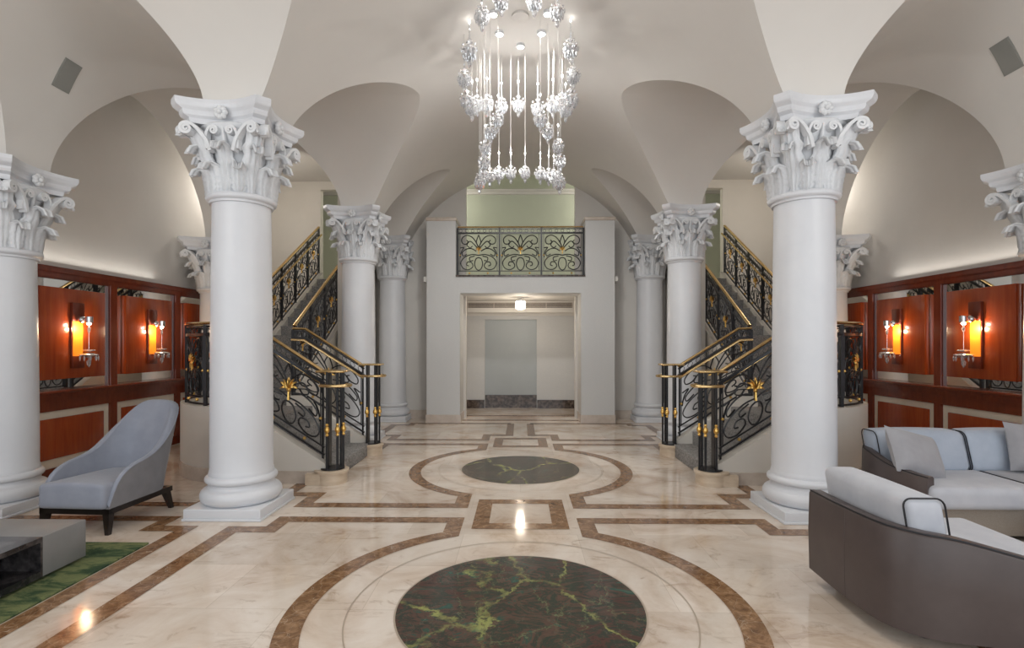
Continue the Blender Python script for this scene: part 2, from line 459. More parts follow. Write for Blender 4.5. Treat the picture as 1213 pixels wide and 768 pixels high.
# portal: two piers, lintel, hall behind it
m = MB()
for sx in (-1, 1):
    a, b = sorted((sx * 1.18, sx * 1.83)); m.box(a, b, 10.25, 10.9, .16, UP)
    a, b = sorted((sx * 1.26, sx * 1.83)); m.box(a, b, 10.25, 10.9, UP, 3.94)
m.box(-1.18, 1.18, 10.25, 10.9, 2.53, UP)
struct(m.build('wall_portal', 'portal'))
m = MB()
for sx in (-1, 1):
    a, b = sorted((sx * 1.24, sx * 1.85)); m.rbox(a, b, 10.22, 10.92, 3.94, 4.01, .02, 2, 1)
struct(m.build('trim_6', 'pink_marble'))
m = MB(); m.box(-1.26, 1.26, 10.225, 10.42, UP - .012, UP + .02); struct(m.build('trim_7', 'dark_marble'))
m = MB()
for sx in (-1, 1):
    a, b = sorted((sx * 1.165, sx * 1.845)); m.box(a, b, 10.235, 10.9, 0, .16)
    a, b = sorted((sx * 1.845, sx * 3.0)); m.box(a, b, 10.875, 10.9, 0, .17)
struct(m.build('baseboard_portal', 'pink_marble'))
m = MB()
for sx in (-1, 1):
    a, b = sorted((sx * 1.38, sx * 1.5)); m.box(a, b, 10.9, 12.7, 0, 2.7)
m.box(-1.38, -.85, 12.6, 12.75, 0, 2.7); m.box(.39, 1.38, 12.6, 12.75, 0, 2.7); m.box(-.85, .39, 12.6, 12.75, 2.12, 2.7)
struct(m.build('wall_hall', 'portal'))
m = MB(); m.box(-1.45, 1.45, 10.9, 12.7, 2.53, 2.7); struct(m.build('ceiling', 'ceiling'))
m = MB(); m.box(-1.38, 1.38, 12.2, 12.6, 2.29, 2.53); m.box(-1.38, 1.38, 12.17, 12.2, 2.27, 2.30); m.box(-1.38, 1.38, 12.55, 12.6, 2.21, 2.29)
struct(m.build('trim_8', 'wall'))
m = MB(); m.box(-.85, .39, 12.69, 12.75, 0, 2.12); struct(m.build('door_1', 'door'))
m = MB(); m.box(-1.38, -.86, 12.575, 12.6, 0, .2); m.box(.40, 1.38, 12.575, 12.6, 0, .2); m.box(-.85, .39, 12.66, 12.69, 0, .31)
struct(m.build('baseboard_hall', 'dark_marble'))
v = thing('air_vent', 'long dark slotted air vent in the beam of the central hall', 'vent', (0, 12.19, 2.45))
m = MB()
for i in range(4): m.box(-1.22, 1.20, 12.183, 12.2, 2.388 + i * .03, 2.398 + i * .03)
for x in (-1.22, -.62, -.01, .59, 1.19): m.box(x, x + .012, 12.182, 12.2, 2.375, 2.49)
m.build('slats', 'pink_marble', v)
MB().box(-1.225, 1.205, 12.193, 12.199, 2.375, 2.495).build('opening', 'dark_metal', v)
lm = thing('ceiling_lantern', 'small lit glass lantern under the ceiling of the central hall', 'lamp', (.0, 11.2, 2.27))
MB().lathe([(.08, 2.53), (.08, 2.51), (.025, 2.50), (.025, 2.47), (.105, 2.47), (.105, 2.45)], 0, 11.2, 20).build('mount', 'chrome', lm)
m = MB(); m.lathe([(.09, 2.45), (.105, 2.43), (.105, 2.31), (.09, 2.28), (.03, 2.27)], 0, 11.2, 12, smooth=False); m.build('glass_shade', 'lantern', lm)
for sx, w in ((-1, 'left'), (1, 'right')):
    nt_ = thing('niche_surround', 'pale stone niche frame with a sill on the %s wall of the central hall' % w, 'niche', (sx * 1.37, 11.6, .55))
    m = MB()
    a, b = sorted((sx * 1.31, sx * 1.38))
    m.box(a, b, 11.15, 11.23, .62, 1.78); m.box(a, b, 11.75, 11.83, .62, 1.78)
    k = [(y, 1.78 + .12 * sin(pi * (y - 11.15) / .68)) for y in (11.15 + .68 * i / 10 for i in range(11))]
    m.tube([(sx * 1.345, y, z) for y, z in k], .05, 4, smooth=False); m.build('frame', 'pink_marble', nt_)
    a, b = sorted((sx * 1.22, sx * 1.38)); m = MB(); m.rbox(a, b, 11.08, 11.9, .56, .62, .015, 2, 1)
    a, b = sorted((sx * 1.28, sx * 1.38)); m.box(a, b, 11.14, 11.84, .50, .56); m.build('sill', 'pink_marble', nt_)

# ------------------------------------------------------------------ columns
def abacus_outline(s, c, dip, n=10):
    """square with clipped corners and concave sides"""
    out = []
    for k in range(4):
        a = k * pi / 2
        for i in range(n + 1):
            t = -1 + 2 * i / n; x = t * (s - c); y = -(s - dip * (1 - t * t))
            out.append((x * cos(a) - y * sin(a), x * sin(a) + y * cos(a)))
    return out
def acanthus(h, w, lean, curl, rad, n=15, k=13):
    """one leaf growing up from (rad, z=0) and curling outwards; returns MB in local coordinates, leaf faces +X"""
    top = []; rows_f = []; rows_b = []
    L = h
    for i in range(n):
        t = i / (n - 1)
        if t < .72:
            u = t / .72; x = rad + lean * u ** 2; z = h * .90 * u; nx, nz = 1., -.15
        else:
            u = (t - .72) / .28; a = u * pi * 1.05
            x = rad + lean + curl * (1 - cos(a)) ; z = h * .90 + curl * 1.1 * sin(a); nx, nz = cos(a), -sin(a) * .5
        wd = w * (.62 + .5 * sin(pi * min(1, t * 1.15) * .8)) * (1 - max(0, t - .75) * 1.9)
        wd *= 1 + .20 * cos(2 * pi * t * 5.2)
        rf = []; rb = []
        for j in range(k):
            v = -1 + 2 * j / (k - 1); y = wd * v / 2
            bulge = .024 * (1 - v * v) + .018 * cos(v * pi * 4.0) * (1 - .3 * abs(v)) + .004 * cos(t * 40) - .030 * v * v
            rf.append((x + bulge * nx, y, z + bulge * nz)); rb.append((x + bulge * nx - .03 * nx, y, z + bulge * nz - .03 * nz))
        rows_f.append(rf); rows_b.append(rb)
    m = MB(); loop = [rf + rb[::-1] for rf, rb in zip(rows_f, rows_b)]
    m.grid(loop, True, closev=True)
    m.add(loop[-1], [tuple(range(len(loop[-1])))]); return m
def rotz(m, a, dx=0, dy=0, dz=0):
    o = MB(); o.f = list(m.f); o.sm = list(m.sm); c, s_ = cos(a), sin(a)
    o.v = [(x * c - y * s_ + dx, x * s_ + y * c + dy, z + dz) for x, y, z in m.v]; return o
def spiral(cx, cz, r, turns, start, sgn, n=34):
    return [(cx + sgn * (r * (1 - .86 * i / n)) * cos(start + 2 * pi * turns * i / n), cz + (r * (1 - .86 * i / n)) * sin(start + 2 * pi * turns * i / n)) for i in range(n + 1)]
def ribbon_spiral(m, path, depth, frame, w=.017):
    """path 2-D (a, z); frame maps (a, d, z) to 3-D; square ribbon of given depth and width"""
    rows = []
    N = len(path)
    for i, (a, z) in enumerate(path):
        p, q = path[max(0, i - 1)], path[min(N - 1, i + 1)]; tx, tz = q[0] - p[0], q[1] - p[1]; l = math.hypot(tx, tz) or 1
        nx, nz = -tz / l, tx / l; ww = w * (1 - .45 * i / N)
        rows.append([frame(a + nx * ww / 2, 0, z + nz * ww / 2), frame(a + nx * ww / 2, depth, z + nz * ww / 2), frame(a - nx * ww / 2, depth, z - nz * ww / 2), frame(a - nx * ww / 2, 0, z - nz * ww / 2)])
    m.grid(rows, False, closev=True); m.add(rows[0], [(3, 2, 1, 0)]); m.add(rows[-1], [(0, 1, 2, 3)])

CAPH = .78
def build_column(name, label, x, y, top, group):
    t = thing(name, label, 'column', (x, y, 0), group)
    z1 = top - CAPH
    m = MB(); m.rbox(x - .35, x + .35, y - .35, y + .35, 0, .022, .006, 1, 1); m.rbox(x - .34, x + .34, y - .34, y + .34, .02, .102, .008, 2, 1)
    m.build('plinth', 'white', t)
    pr = [(.30, .102)]
    pr += [(.285 + .062 * cos(a), .170 + .068 * sin(a)) for a in [(-80 + 160 * i / 12) * pi / 180 for i in range(13)]]
    pr += [(.285, .245), (.278, .262), (.284, .282)]
    pr += [(.272 + .036 * cos(a), .316 + .034 * sin(a)) for a in [(-80 + 160 * i / 10) * pi / 180 for i in range(11)]]
    pr += [(.277, .355), (.277, .37)]
    MB().lathe(pr, x, y, 48).build('base_moulding', 'white', t)
    hs = z1 - .03 - .37
    pr = [(.277, .365), (.272, .39)] + [(.268 - .020 * (i / 12) ** 1.6, .40 + (hs - .03) * i / 12) for i in range(13)]
    MB().lathe(pr, x, y, 48).build('shaft', 'white', t, 30)
    zr = z1 - .045
    pr = [(.25, zr - .03), (.268, zr - .028), (.27, zr - .01)] + [(.266 + .034 * cos(a), zr + .022 + .030 * sin(a)) for a in [(-80 + 160 * i / 8) * pi / 180 for i in range(9)]] + [(.262, zr + .055), (.24, zr + .06)]
    MB().lathe(pr, x, y, 48).build('necking_ring', 'white', t)
    # capital
    m = MB(); m.lathe([(.225, z1 - .02), (.228, z1 + .1), (.236, z1 + .3), (.265, z1 + .45), (.325, z1 + .55), (.345, z1 + .585), (.33, z1 + .60)], x, y, 40)
    cap = m.build('capital', 'capital', t)
    ab = MB(); rings = []
    for s_, c_, d_, z in ((.345, .075, .075, .585), (.350, .075, .078, .605), (.352, .075, .078, .628), (.385, .08, .085, .648), (.392, .08, .085, .668), (.395, .085, .088, .688), (.425, .088, .098, .712), (.432, .09, .10, .722), (.440, .092, .10, .745), (.440, .092, .10, .78)):
        rings.append([(x + px, y + py, z1 + z) for px, py in abacus_outline(s_, c_, d_)])
    ab.grid(rings, False, closev=True); ab.add(rings[-1], [tuple(range(len(rings[-1])))]); ab.add(rings[0], [tuple(range(len(rings[0]) - 1, -1, -1))])
    ab.build('abacus', 'white', cap, 30)
    lo = acanthus(.215, .122, .028, .044, .262); up = acanthus(.385, .128, .062, .052, .250); cn = acanthus(.545, .15, .140, .046, .250)
    first = {}
    def leaf(key, src, a):
        if key in first:
            o = first[key].copy(); COL.objects.link(o)
            o.rotation_euler = (0, 0, a); return
        o = MB(); o.v = list(src.v); o.f = list(src.f); o.sm = list(src.sm)
        me = D.meshes.new('acanthus_leaf'); me.from_pydata(o.v, [], o.f); me.polygons.foreach_set('use_smooth', o.sm); me.materials.append(M['capital'])
        ob = D.objects.new('acanthus_leaf', me); COL.objects.link(ob); ob.parent = cap; ob.location = (0, 0, z1 - .01); ob.rotation_euler = (0, 0, a); first[key] = ob
    for i in range(8): leaf('lo', lo, i * pi / 4 + pi / 8)
    for i in range(8): leaf('up', up, i * pi / 4)
    for i in range(4): leaf('cn', cn, i * pi / 2 + pi / 4)
    # volutes: on every face a pair at the corners and a smaller pair under the rosette
    for k in range(4):
        a = k * pi / 2 - pi / 2
        def fr(sgn, skew):
            def f(u, d, z):
                # u along the face, d outwards from the face
                lx = sgn * u; ly = -(.285 + skew * u * u + d - .10 * max(0, .5 - z))
                b = a + pi / 2
                return (x + lx * cos(b) - ly * sin(b), y + lx * sin(b) + ly * cos(b), z1 + z)
            return f
        for sgn in (1, -1):
            m = MB()
            stem = [tuple(p) for p in catmull([(.10, .34, 0), (.13, .43, 0), (.19, .515, 0), (.235, .555, 0)], 5)]
            sp = spiral(.283, .518, .052, 1.9, pi * .78, 1)
            sp = [(.283 + .052 * (1 - .86 * i / 34) * cos(pi * .72 - 2 * pi * 1.9 * i / 34), .520 + .052 * (1 - .86 * i / 34) * sin(pi * .72 - 2 * pi * 1.9 * i / 34)) for i in range(35)]
            path = [(p[0], p[1]) for p in stem] + sp
            ribbon_spiral(m, path, .075, fr(sgn, .42), .030)
            m.add([], [])
            m2 = [fr(sgn, .42)(.283 + .04 * cos(2 * pi * i / 14), .052, .52 + .04 * sin(2 * pi * i / 14)) for i in range(14)]
            m.add(m2, [tuple(range(14))])
            m.build('volute', 'capital', cap)
            m = MB()
            stem = [(p[0], p[1]) for p in catmull([(.135, .36, 0), (.14, .43, 0), (.13, .50, 0), (.105, .545, 0)], 5)]
            sp = [(.072 + .038 * (1 - .86 * i / 30) * cos(pi * .25 + 2 * pi * 1.7 * i / 30), .520 + .038 * (1 - .86 * i / 30) * sin(pi * .25 + 2 * pi * 1.7 * i / 30)) for i in range(31)]
            ribbon_spiral(m, stem + sp, .060, fr(sgn, .30), .024)
            m.build('helix_scroll', 'capital', cap)
        m = MB(); b = a + pi / 2
        def at(u, d, z): ly = -d; return (x + u * cos(b) - ly * sin(b), y + u * sin(b) + ly * cos(b), z1 + z)
        for i in range(7):
            q = 2 * pi * i / 7; c = at(.036 * cos(q), .352, .665 + .036 * sin(q)); m.sphere(c, .027, 8, 5)
        m.sphere(at(0, .375, .665), .022, 8, 5)
        m.build('rosette', 'capital', cap)
        m = MB(); m.tube([at(0, .27, .36), at(0, .30, .48), at(0, .325, .60)], lambda s_: .022 - .01 * s_, 6); m.build('bud_stem', 'capital', cap)
    return t
G = 'inner columns of the hall'
c0 = build_column('corinthian_column', 'large white Corinthian column in front of the left staircase, beside the grey armchair', -NX, R1, SP, G)
def col_copy(label, x, y, src=c0):
    c = copy_tree(src, label); c.location = (x, y, 0); ORG[c.name] = (x, y, 0); return c
col_copy('large white Corinthian column in front of the right staircase, beside the sofas', NX, R1)
col_copy('white Corinthian column just behind the rear newel of the left staircase', -NX, R2)
col_copy('white Corinthian column just behind the rear newel of the right staircase', NX, R2)
col_copy('rearmost white Corinthian column against the back wall, left of the central hall', -NX, R3)
col_copy('rearmost white Corinthian column against the back wall, right of the central hall', NX, R3)
G = 'shorter columns along the side walls'
c1 = build_column('corinthian_column', 'shorter white Corinthian column at the far left before the wood panelling', -OX, R1, SO, G)
col_copy('shorter white Corinthian column at the far right edge, mostly its capital in view', OX + .06, R1, c1)
col_copy('distant short column by the left wall, only its capital peeking out beside the big column', -OX, R2, c1)
col_copy('distant short column by the right wall, only its capital peeking out beside the big column', OX, R2, c1)

# ------------------------------------------------------------------ side wall panelling with mirrors
def panelling(label):
    t = thing('wall_panelling', label, 'panelling', (-WX, 7., 0))
    X = -WX; Y0, Y1 = 1.6, 10.9; SL = [1.82, 3.10, 4.38, 5.52, 6.785, 8.07, 9.35, 10.6]
    m = MB(); m.box(X, X + .05, Y0, Y1, 2.30, 2.36); m.box(X, X + .085, Y0, Y1, 2.36, 2.40); m.box(X, X + .07, Y0, Y1, 2.40, 2.425); m.build('top_rail', 'wood_frame', t)
    m = MB(); m.rbox(X, X + .16, Y0, Y1, .985, 1.02, .012, 2, 1); m.box(X, X + .12, Y0, Y1, .95, .985); m.box(X, X + .085, Y0, Y1, .90, .95); m.box(X, X + .05, Y0, Y1, .78, .90); m.build('ledge', 'wood_frame', t)
    m = MB(); m.box(X, X + .04, Y0, Y1, 0, .13); m.build('skirting', 'wood_frame', t)
    for y in SL:
        m = MB(); m.box(X, X + .052, y - .055, y + .055, .13, 2.30); m.build('stile', 'wood_frame', t)
    for a, b in zip(SL[:-1], SL[1:]):
        a += .055; b -= .055
        m = MB(); m.box(X, X + .012, a, b, 1.02, 2.30); m.build('mirror', 'mirror', t)
        m = MB()
        for (p, q, r, s_) in ((a, a + .012, 1.02, 2.30), (b - .012, b, 1.02, 2.30), (a, b, 2.288, 2.30)): m.box(X + .01, X + .03, p, q, r, s_)
        m.build('mirror_edge', 'wood_frame', t)
        m = MB(); m.rbox(X + .012, X + .075, a + .12, b - .12, 1.14, 2.19, .006, 1, 1); m.build('wood_panel', 'wood', t)
        m = MB(); m.box(X, X + .02, a, b, .13, .78); m.build('pale_border', 'ash', t)
        m = MB(); m.rbox(X + .02, X + .045, a + .10, b - .10, .235, .695, .008, 1, 1); m.build('lower_panel', 'wood', t)
    return t
pl = panelling('glossy cherry wall panelling with mirrors along the left wall')
mirror(pl, 'glossy cherry wall panelling with mirrors along the right wall')

def drop(m, c, w, h, n=6):
    """faceted almond drop hanging below c"""
    x, y, z = c
    for (r0, z0, r1, z1) in ((.0, 0, .5, -.35), (.5, -.35, .42, -.7), (.42, -.7, 0, -1)):
        rows = [[(x + w * r * cos(2 * pi * i / n), y + w * r * sin(2 * pi * i / n), z + h * q) for i in range(n)] for r, q in ((r0, z0), (r1, z1))]
        m.grid(rows, False, closev=True)
def sconce(label, y):
    X = -WX + .075; g = 'wall sconces on the panelling'
    t = thing('wall_sconce', label, 'wall lamp', (X, y, 1.27), g)
    m = MB(); m.rbox(X, X + .035, y - .085, y + .085, 1.26, 1.40, .004, 1, 1); m.rbox(X, X + .035, y - .085, y + .085, 1.81, 2.03, .004, 1, 1)
    m.box(X, X + .02, y - .085, y - .070, 1.40, 1.81); m.box(X, X + .02, y + .070, y + .085, 1.40, 1.81); m.build('backplate', 'wood_frame', t)
    m = MB(); m.box(X, X + .024, y - .07, y + .07, 1.40, 1.81); m.build('amber_plate', 'amber', t)
    m = MB(); m.sphere((X + .065, y, 1.83), .045, 14, 10); m.tube([(X + .03, y, 1.83), (X + .155, y, 1.83)], .012, 8); m.build('bracket', 'chrome', t)
    m = MB(); m.lathe([(.032, 1.79), (.042, 1.80), (.042, 1.865), (.034, 1.87), (.030, 1.80), (.0, 1.80)], X + .155, y, 16); m.build('cup', 'chrome', t)
    m = MB(); m.sphere((X + .155, y, 1.785), .022, 8, 6); m.build('bulb', 'bulb', t)
    m = MB()
    drop(m, (X + .155, y, 1.765), .035, .10); m.tube([(X + .155, y, 1.68), (X + .155, y, 1.48)], .003, 5)
    m.lathe([(.01, 1.485), (.06, 1.475), (.065, 1.465), (.012, 1.45)], X + .155, y, 12, smooth=False)
    m.lathe([(.012, 1.44), (.09, 1.425), (.10, 1.415), (.06, 1.39), (.02, 1.375)], X + .155, y, 14, smooth=False)
    for i in range(9):
        a = 2 * pi * i / 9; drop(m, (X + .155 + .088 * cos(a), y + .088 * sin(a), 1.412), .022, .075, 5)
    drop(m, (X + .155, y, 1.375), .05, .11); m.build('crystal_pendant', 'crystal', t)
    return t
SY = (6.17, 7.44)
s1 = sconce('crystal wall sconce on the left panelling, nearer the far left column', SY[0])
s2 = copy_tree(s1, 'crystal wall sconce on the left panelling, in the panel above the armchair back'); s2.location.y = SY[1]; ORG[s2.name] = tuple(s2.location)
mirror(s1, 'crystal wall sconce on the right panelling, nearer the right edge of the picture')
mirror(s2, 'crystal wall sconce on the right panelling, in the panel nearer the curved balustrade')

# ------------------------------------------------------------------ staircases
RIS, TR = .17, .265
YA, YB = 5.86, 7.36                    # sides of the lower flight
XS = -2.10                             # first riser
LZ = 4 * RIS                           # landing
XL = XS - 3 * TR                       # landing edge
UX0, UX1 = -4.2, -3.2                  # upper flight
UR, UT, UY = (UP - LZ) / 13, .27, 7.40
DC, DR = (-3.2, 6.86), 1.0             # curved landing corner
def staircase(label):
    t = thing('staircase', label, 'staircase', (-3.2, 7.4, 0))
    for i in range(3):
        m = MB(); m.rbox(XS - (i + 1) * TR - .02, XS - i * TR, YA + .07, YB - .07, 0, (i + 1) * RIS, .012, 2, 1); m.build('step', 'carpet', t)
    poly = [(XL, YA + .07), (DC[0], YA + .07)] + arc(DC[0], DC[1], DR - .07, -pi / 2, -pi, 16) + [(UX0 + .07, UY), (XL, UY)]
    MB().prism(poly, 0, LZ).build('landing', 'carpet', t)
    for i in range(13):
        z = LZ + (i + 1) * UR
        m = MB(); m.rbox(UX0 + .06, UX1 - .06, UY + i * UT, UY + (i + 1) * UT + .02, z - .5, z, .012, 2, 1); m.build('step', 'carpet', t)
    # plaster side walls
    def sl(x0, z0, x1, z1, y0, y1):
        m = MB(); m.add([(x, y, z) for y in (y0, y1) for x, z in ((x0, 0), (x1, 0), (x1, z1), (x0, z0))], [(3, 2, 1, 0), (4, 5, 6, 7), (0, 1, 5, 4), (1, 2, 6, 5), (2, 3, 7, 6), (3, 0, 4, 7)]); return m
    ztop = .22; k = .64
    m = sl(-2.16, ztop, -3.0, ztop + k * .84, YA - .07, YA + .07)
    m.box(-3.2, -3.0, YA - .07, YA + .07, 0, .82)
    m.build('side_wall', 'stairwall', t)
    m = sl(-2.16, ztop, -3.0, ztop + k * .84, YB - .07, YB + .07); m.box(-3.26, -3.0, YB - .07, YB + .07, 0, .82); m.build('side_wall', 'stairwall', t)
    m = MB(); o = arc(DC[0], DC[1], DR + .07, -pi / 2, -pi, 24); i_ = arc(DC[0], DC[1], DR - .07, -pi / 2, -pi, 24)
    o.append((o[-1][0], UY)); i_.append((i_[-1][0], UY))
    rows = [[(a[0], a[1], 0), (a[0], a[1], .84), (b[0], b[1], .84), (b[0], b[1], 0)] for a, b in zip(o, i_)]
    m.grid(rows, True, closev=True); m.build('curved_wall', 'stairwall', t)
    m = MB(); o2 = arc(DC[0], DC[1], DR + .085, -pi / 2, -pi, 24)
    rows = [[(a[0], a[1], 0), (a[0], a[1], .15), (b[0], b[1], .155), (b[0], b[1], 0)] for a, b in zip(o2, o)]
    m.grid(rows, True); m.box(-3.2, -2.16, YA - .085, YA - .07, 0, .14); m.build('stone_skirting', 'pink_marble', t)
    for x0, x1 in ((UX0 - .07, UX0 + .07), (UX1 - .07, UX1 + .07)):
        m = MB(); ya, yb = UY, 10.98; za, zb = LZ + .14, LZ + .14 + (yb - ya) * UR / UT
        m.add([(x, y, z) for x in (x0, x1) for y, z in ((ya, 0), (yb, 0), (yb, zb), (ya, za))], [(3, 2, 1, 0), (4, 5, 6, 7), (0, 1, 5, 4), (1, 2, 6, 5), (2, 3, 7, 6), (3, 0, 4, 7)])
        m.build('side_wall', 'stairwall', t)
    for y in (YA, YB):
        m = MB(); m.lathe([(.17, 0), (.17, .115), (.185, .12), (.187, .145), (.175, .152)], -2.11, y, 32); m.box(-2.35, -2.11, y - .15, y + .15, 0, .12); m.build('newel_pedestal', 'stone', t)
    return t
st = staircase('left carpeted staircase turning up to the gallery with cream side walls')
mirror(st, 'right carpeted staircase turning up to the gallery with cream side walls')

# ------------------------------------------------------------------ ironwork
def panel_curves(w, h):
    L = []
    L.append([(0, .60), (-.05, .74), (-.17, .91), (-.32, .955), (-.43, .87), (-.42, .75), (-.33, .72), (-.27, .78), (-.31, .83)])
    L.append([(0, .62), (-.055, .76), (-.045, .84), (0, .97)])
    L.append([(0, .58), (-.10, .70), (-.22, .80), (-.30, .70), (-.22, .62), (-.16, .67)])
    L.append([(-.06, .53), (-.18, .60), (-.31, .59), (-.42, .50), (-.40, .40), (-.30, .45)])
    L.append([(-.47, .62), (-.38, .63), (-.43, .55), (-.46, .45), (-.47, .36)])
    L.append([(0, .42), (-.17, .44), (-.36, .37), (-.46, .22), (-.40, .07), (-.26, .03), (-.15, .11), (-.18, .22), (-.28, .24), (-.31, .16), (-.25, .13)])
    L.append([(0, .36), (-.07, .32), (-.105, .18), (-.06, .05), (0, .01)])
    L.append([(-.10, .40), (-.23, .36), (-.22, .27), (-.14, .28)])
    out = []
    for c in L:
        for s_ in (1, -1): out.append([(s_ * x * w, y * h) for x, y in c])
    return out
class Path:
    """base line in space; at(u, v, d): u metres along it in plan, v up, d sideways"""
    def __init__(s, pts):
        s.p = [Vector(p) for p in pts]; s.l = [0]
        for a, b in zip(s.p, s.p[1:]): s.l.append(s.l[-1] + math.hypot(b.x - a.x, b.y - a.y))
        s.L = s.l[-1]
    def at(s, u, v=0., d=0.):
        i = 0
        while i < len(s.p) - 2 and u > s.l[i + 1]: i += 1
        a, b = s.p[i], s.p[i + 1]; t = (u - s.l[i]) / max(1e-9, s.l[i + 1] - s.l[i]); q = a + (b - a) * t
        n = Vector((-(b.y - a.y), b.x - a.x, 0)).normalized()
        return Vector((q.x, q.y, q.z + v)) + n * d
    def run(s, v, d=0., u0=None, u1=None):
        u0 = 0 if u0 is None else u0; u1 = s.L if u1 is None else u1
        us = sorted({u0, u1} | {l for l in s.l if u0 < l < u1}); return [s.at(u, v, d) for u in us]
def lily(m, P, u, v, sz, d=0.):
    """gilt lily: five petals fanned in the panel plane with a knob below, on both faces"""
    def at(uu, vv, dd_):
        p = P.at(uu, vv, dd_); p.z -= P.at(uu, 0).z - P.at(u, 0).z; return p
    for a, ln_ in ((0, 1.05), (.42, 1.0), (-.42, 1.0), (.80, .95), (-.80, .95), (1.12, .82), (-1.12, .82)):
        for dd in (-1, 1):
            pts = []
            for i in range(6):
                q = i / 5; r = sz * ln_ * q; b_ = a * (.55 + .55 * q)
                pts.append(at(u + sin(b_) * r, v + cos(b_) * r - (.25 * sz * q * q if abs(a) > 1 else 0), d + dd * .016 * sin(pi * q * .8)))
            m.tube(pts, lambda q: max(.002, sz * .15 * sin(pi * (.10 + .86 * q))), 6, flat=(1, .55))
    m.sphere(P.at(u, v - .01, d), sz * .2, 8, 6)
    m.tube([P.at(u, v - sz * .15, d), P.at(u, v - sz * .5, d), P.at(u, v - sz, d)], lambda q: sz * (.10 + .07 * abs(sin(q * 7))), 6)
def railing(name, label, pts, H, panels, group, posts=True, second=0., lil=True, end_posts=(True, True), bars=True, thick=.0075, knots=True, hr=.024, flowers=None, band=None):
    base = Path(pts); t = thing(name, label, 'railing', tuple(base.p[0]), group)
    band = band or .13
    MB().tube(base.run(H), hr, 10, flat=(.75, 1.15)).build('handrail', 'brass', t)
    if second: MB().tube(base.run(H - .16, second), .018, 8).build('lower_handrail', 'brass', t)
    m = MB()
    m.tube(base.run(H - band), .022, 4, smooth=False); m.tube(base.run(H - .035), .012, 4, smooth=False); m.build('top_bar', 'iron', t)
    m = MB(); m.tube(base.run(.0), .014, 4, smooth=False); m.tube(base.run(.085), .011, 4, smooth=False); m.build('bottom_bar', 'iron', t)
    us = [base.L * i / panels for i in range(panels + 1)]
    for i, u in enumerate(us):
        if i == 0 and not end_posts[0] or i == panels and not end_posts[1]: continue
        m = MB(); m.bar(base.at(u, -.03), base.at(u, H - .02), .034); m.build('post', 'iron', t)
    for a, b in zip(us[:-1], us[1:]):
        w = b - a; c = (a + b) / 2; m = MB(); h0, h1 = .09, H - band - .012
        for cv in panel_curves(w - .06, h1 - h0):
            pp = catmull([(x, y, 0) for x, y in cv], 5)
            m.tube([base.at(c + p.x, h0 + p.y) for p in pp], thick, 5)
        k = max(2, int(w / .11)); bh = band - .05
        for i in range(k):                                   # little scrolls under the handrail
            q = a + w * (i + .5) / k
            m.tube([base.at(q + bh * .42 * cos(2 * pi * j / 10), H - .035 - bh * .55 + bh * .42 * sin(2 * pi * j / 10)) for j in range(10)], .0045, 4, closed=True)
        for e in (-1, 1): m.bar(base.at(c + e * (w / 2 - .045), h0), base.at(c + e * (w / 2 - .045), h1), .011)
        m.build('scrollwork', 'iron', t)
        if lil:
            m = MB(); lily(m, base, c, h0 + (h1 - h0) * .56, flowers or min(.13, w * .16)); m.build('gilt_lily', 'gold', t)
        if knots:
            for e in (-1, 1):
                m = MB(); m.sphere(base.at(c + e * (w / 2 - .045), h0 + (h1 - h0) * .42), .019, 7, 5); m.build('gilt_collar', 'gold', t)
                m = MB(); m.sphere(base.at(c + e * w * .22, .043), .020, 7, 5); m.build('gilt_collar', 'gold', t)
    return t
G = 'wrought iron railings of the staircases'
Hh = .93
def newel(t, x, y, zt, z0=.15):
    """cluster newel on its pedestal, part of the railing"""
    for dx, dy in ((.125, -.01), (.085, -.09), (-.02, -.12), (-.12, .03), (.06, .10)):
        m = MB(); m.bar((x + dx, y + dy, z0), (x + dx, y + dy, zt), .021); m.build('newel_bar', 'iron', t)
    m = MB(); m.box(x - .05, x - .025, y - .045, y + .045, z0, zt); m.build('newel_post', 'iron', t)
    m = MB(); m.lathe([(.13, z0), (.13, z0 + .018), (.11, z0 + .02)], x, y, 20); m.build('newel_ring', 'iron', t)
    m = MB(); m.rbox(x - .15, x + .16, y - .13, y + .12, zt - .008, zt + .018, .012, 2, 2); m.build('newel_cap', 'brass', t)
    m = MB(); m.tube(catmull([(x - .10, y - .13, zt - .15), (x + .06, y - .16, zt - .15), (x + .19, y - .10, zt - .15), (x + .20, y + .02, zt - .15), (x + .12, y + .1, zt - .15)], 6), .017, 8); m.build('lower_handrail', 'brass', t)
    for dx, dy in ((.125, -.01), (.085, -.09), (-.02, -.12)):
        m = MB(); m.lathe([(.012, .53), (.02, .545), (.012, .56), (.028, .585), (.03, .60), (.026, .62), (.012, .64), (.02, .655), (.012, .67)], x + dx, y + dy, 8); m.build('gilt_collar', 'gold', t)
rails = []
r = railing('stair_railing', 'front railing of the left lower flight, black iron scrolls with gilt lily and newel', [(-2.19, YA, .30), (-3.0, YA, .30 + .645 * .81)], Hh, 1, G, second=-.05, end_posts=(False, True), flowers=.125, thick=.0098)
newel(r, -2.10, YA, 1.235); rails.append(r)
r = railing('stair_railing', 'rear railing of the left lower flight, iron scrolls ending at the rear newel', [(-2.19, YB, .30), (-3.02, YB, .30 + .63 * .83), (-3.2, YB, .83)], Hh, 1, G, second=.05, end_posts=(False, True), flowers=.11, thick=.0095)
newel(r, -2.10, YB, 1.25); rails.append(r)
rails.append(railing('curved_railing', 'curved iron balustrade on the round landing wall of the left staircase', [(x, y, .86) for x, y in [(-3.02, YA)] + arc(DC[0], DC[1], DR, -pi / 2, -pi, 20) + [(UX0, UY)]], .92, 4, G, flowers=.10))
sl_ = UR / UT
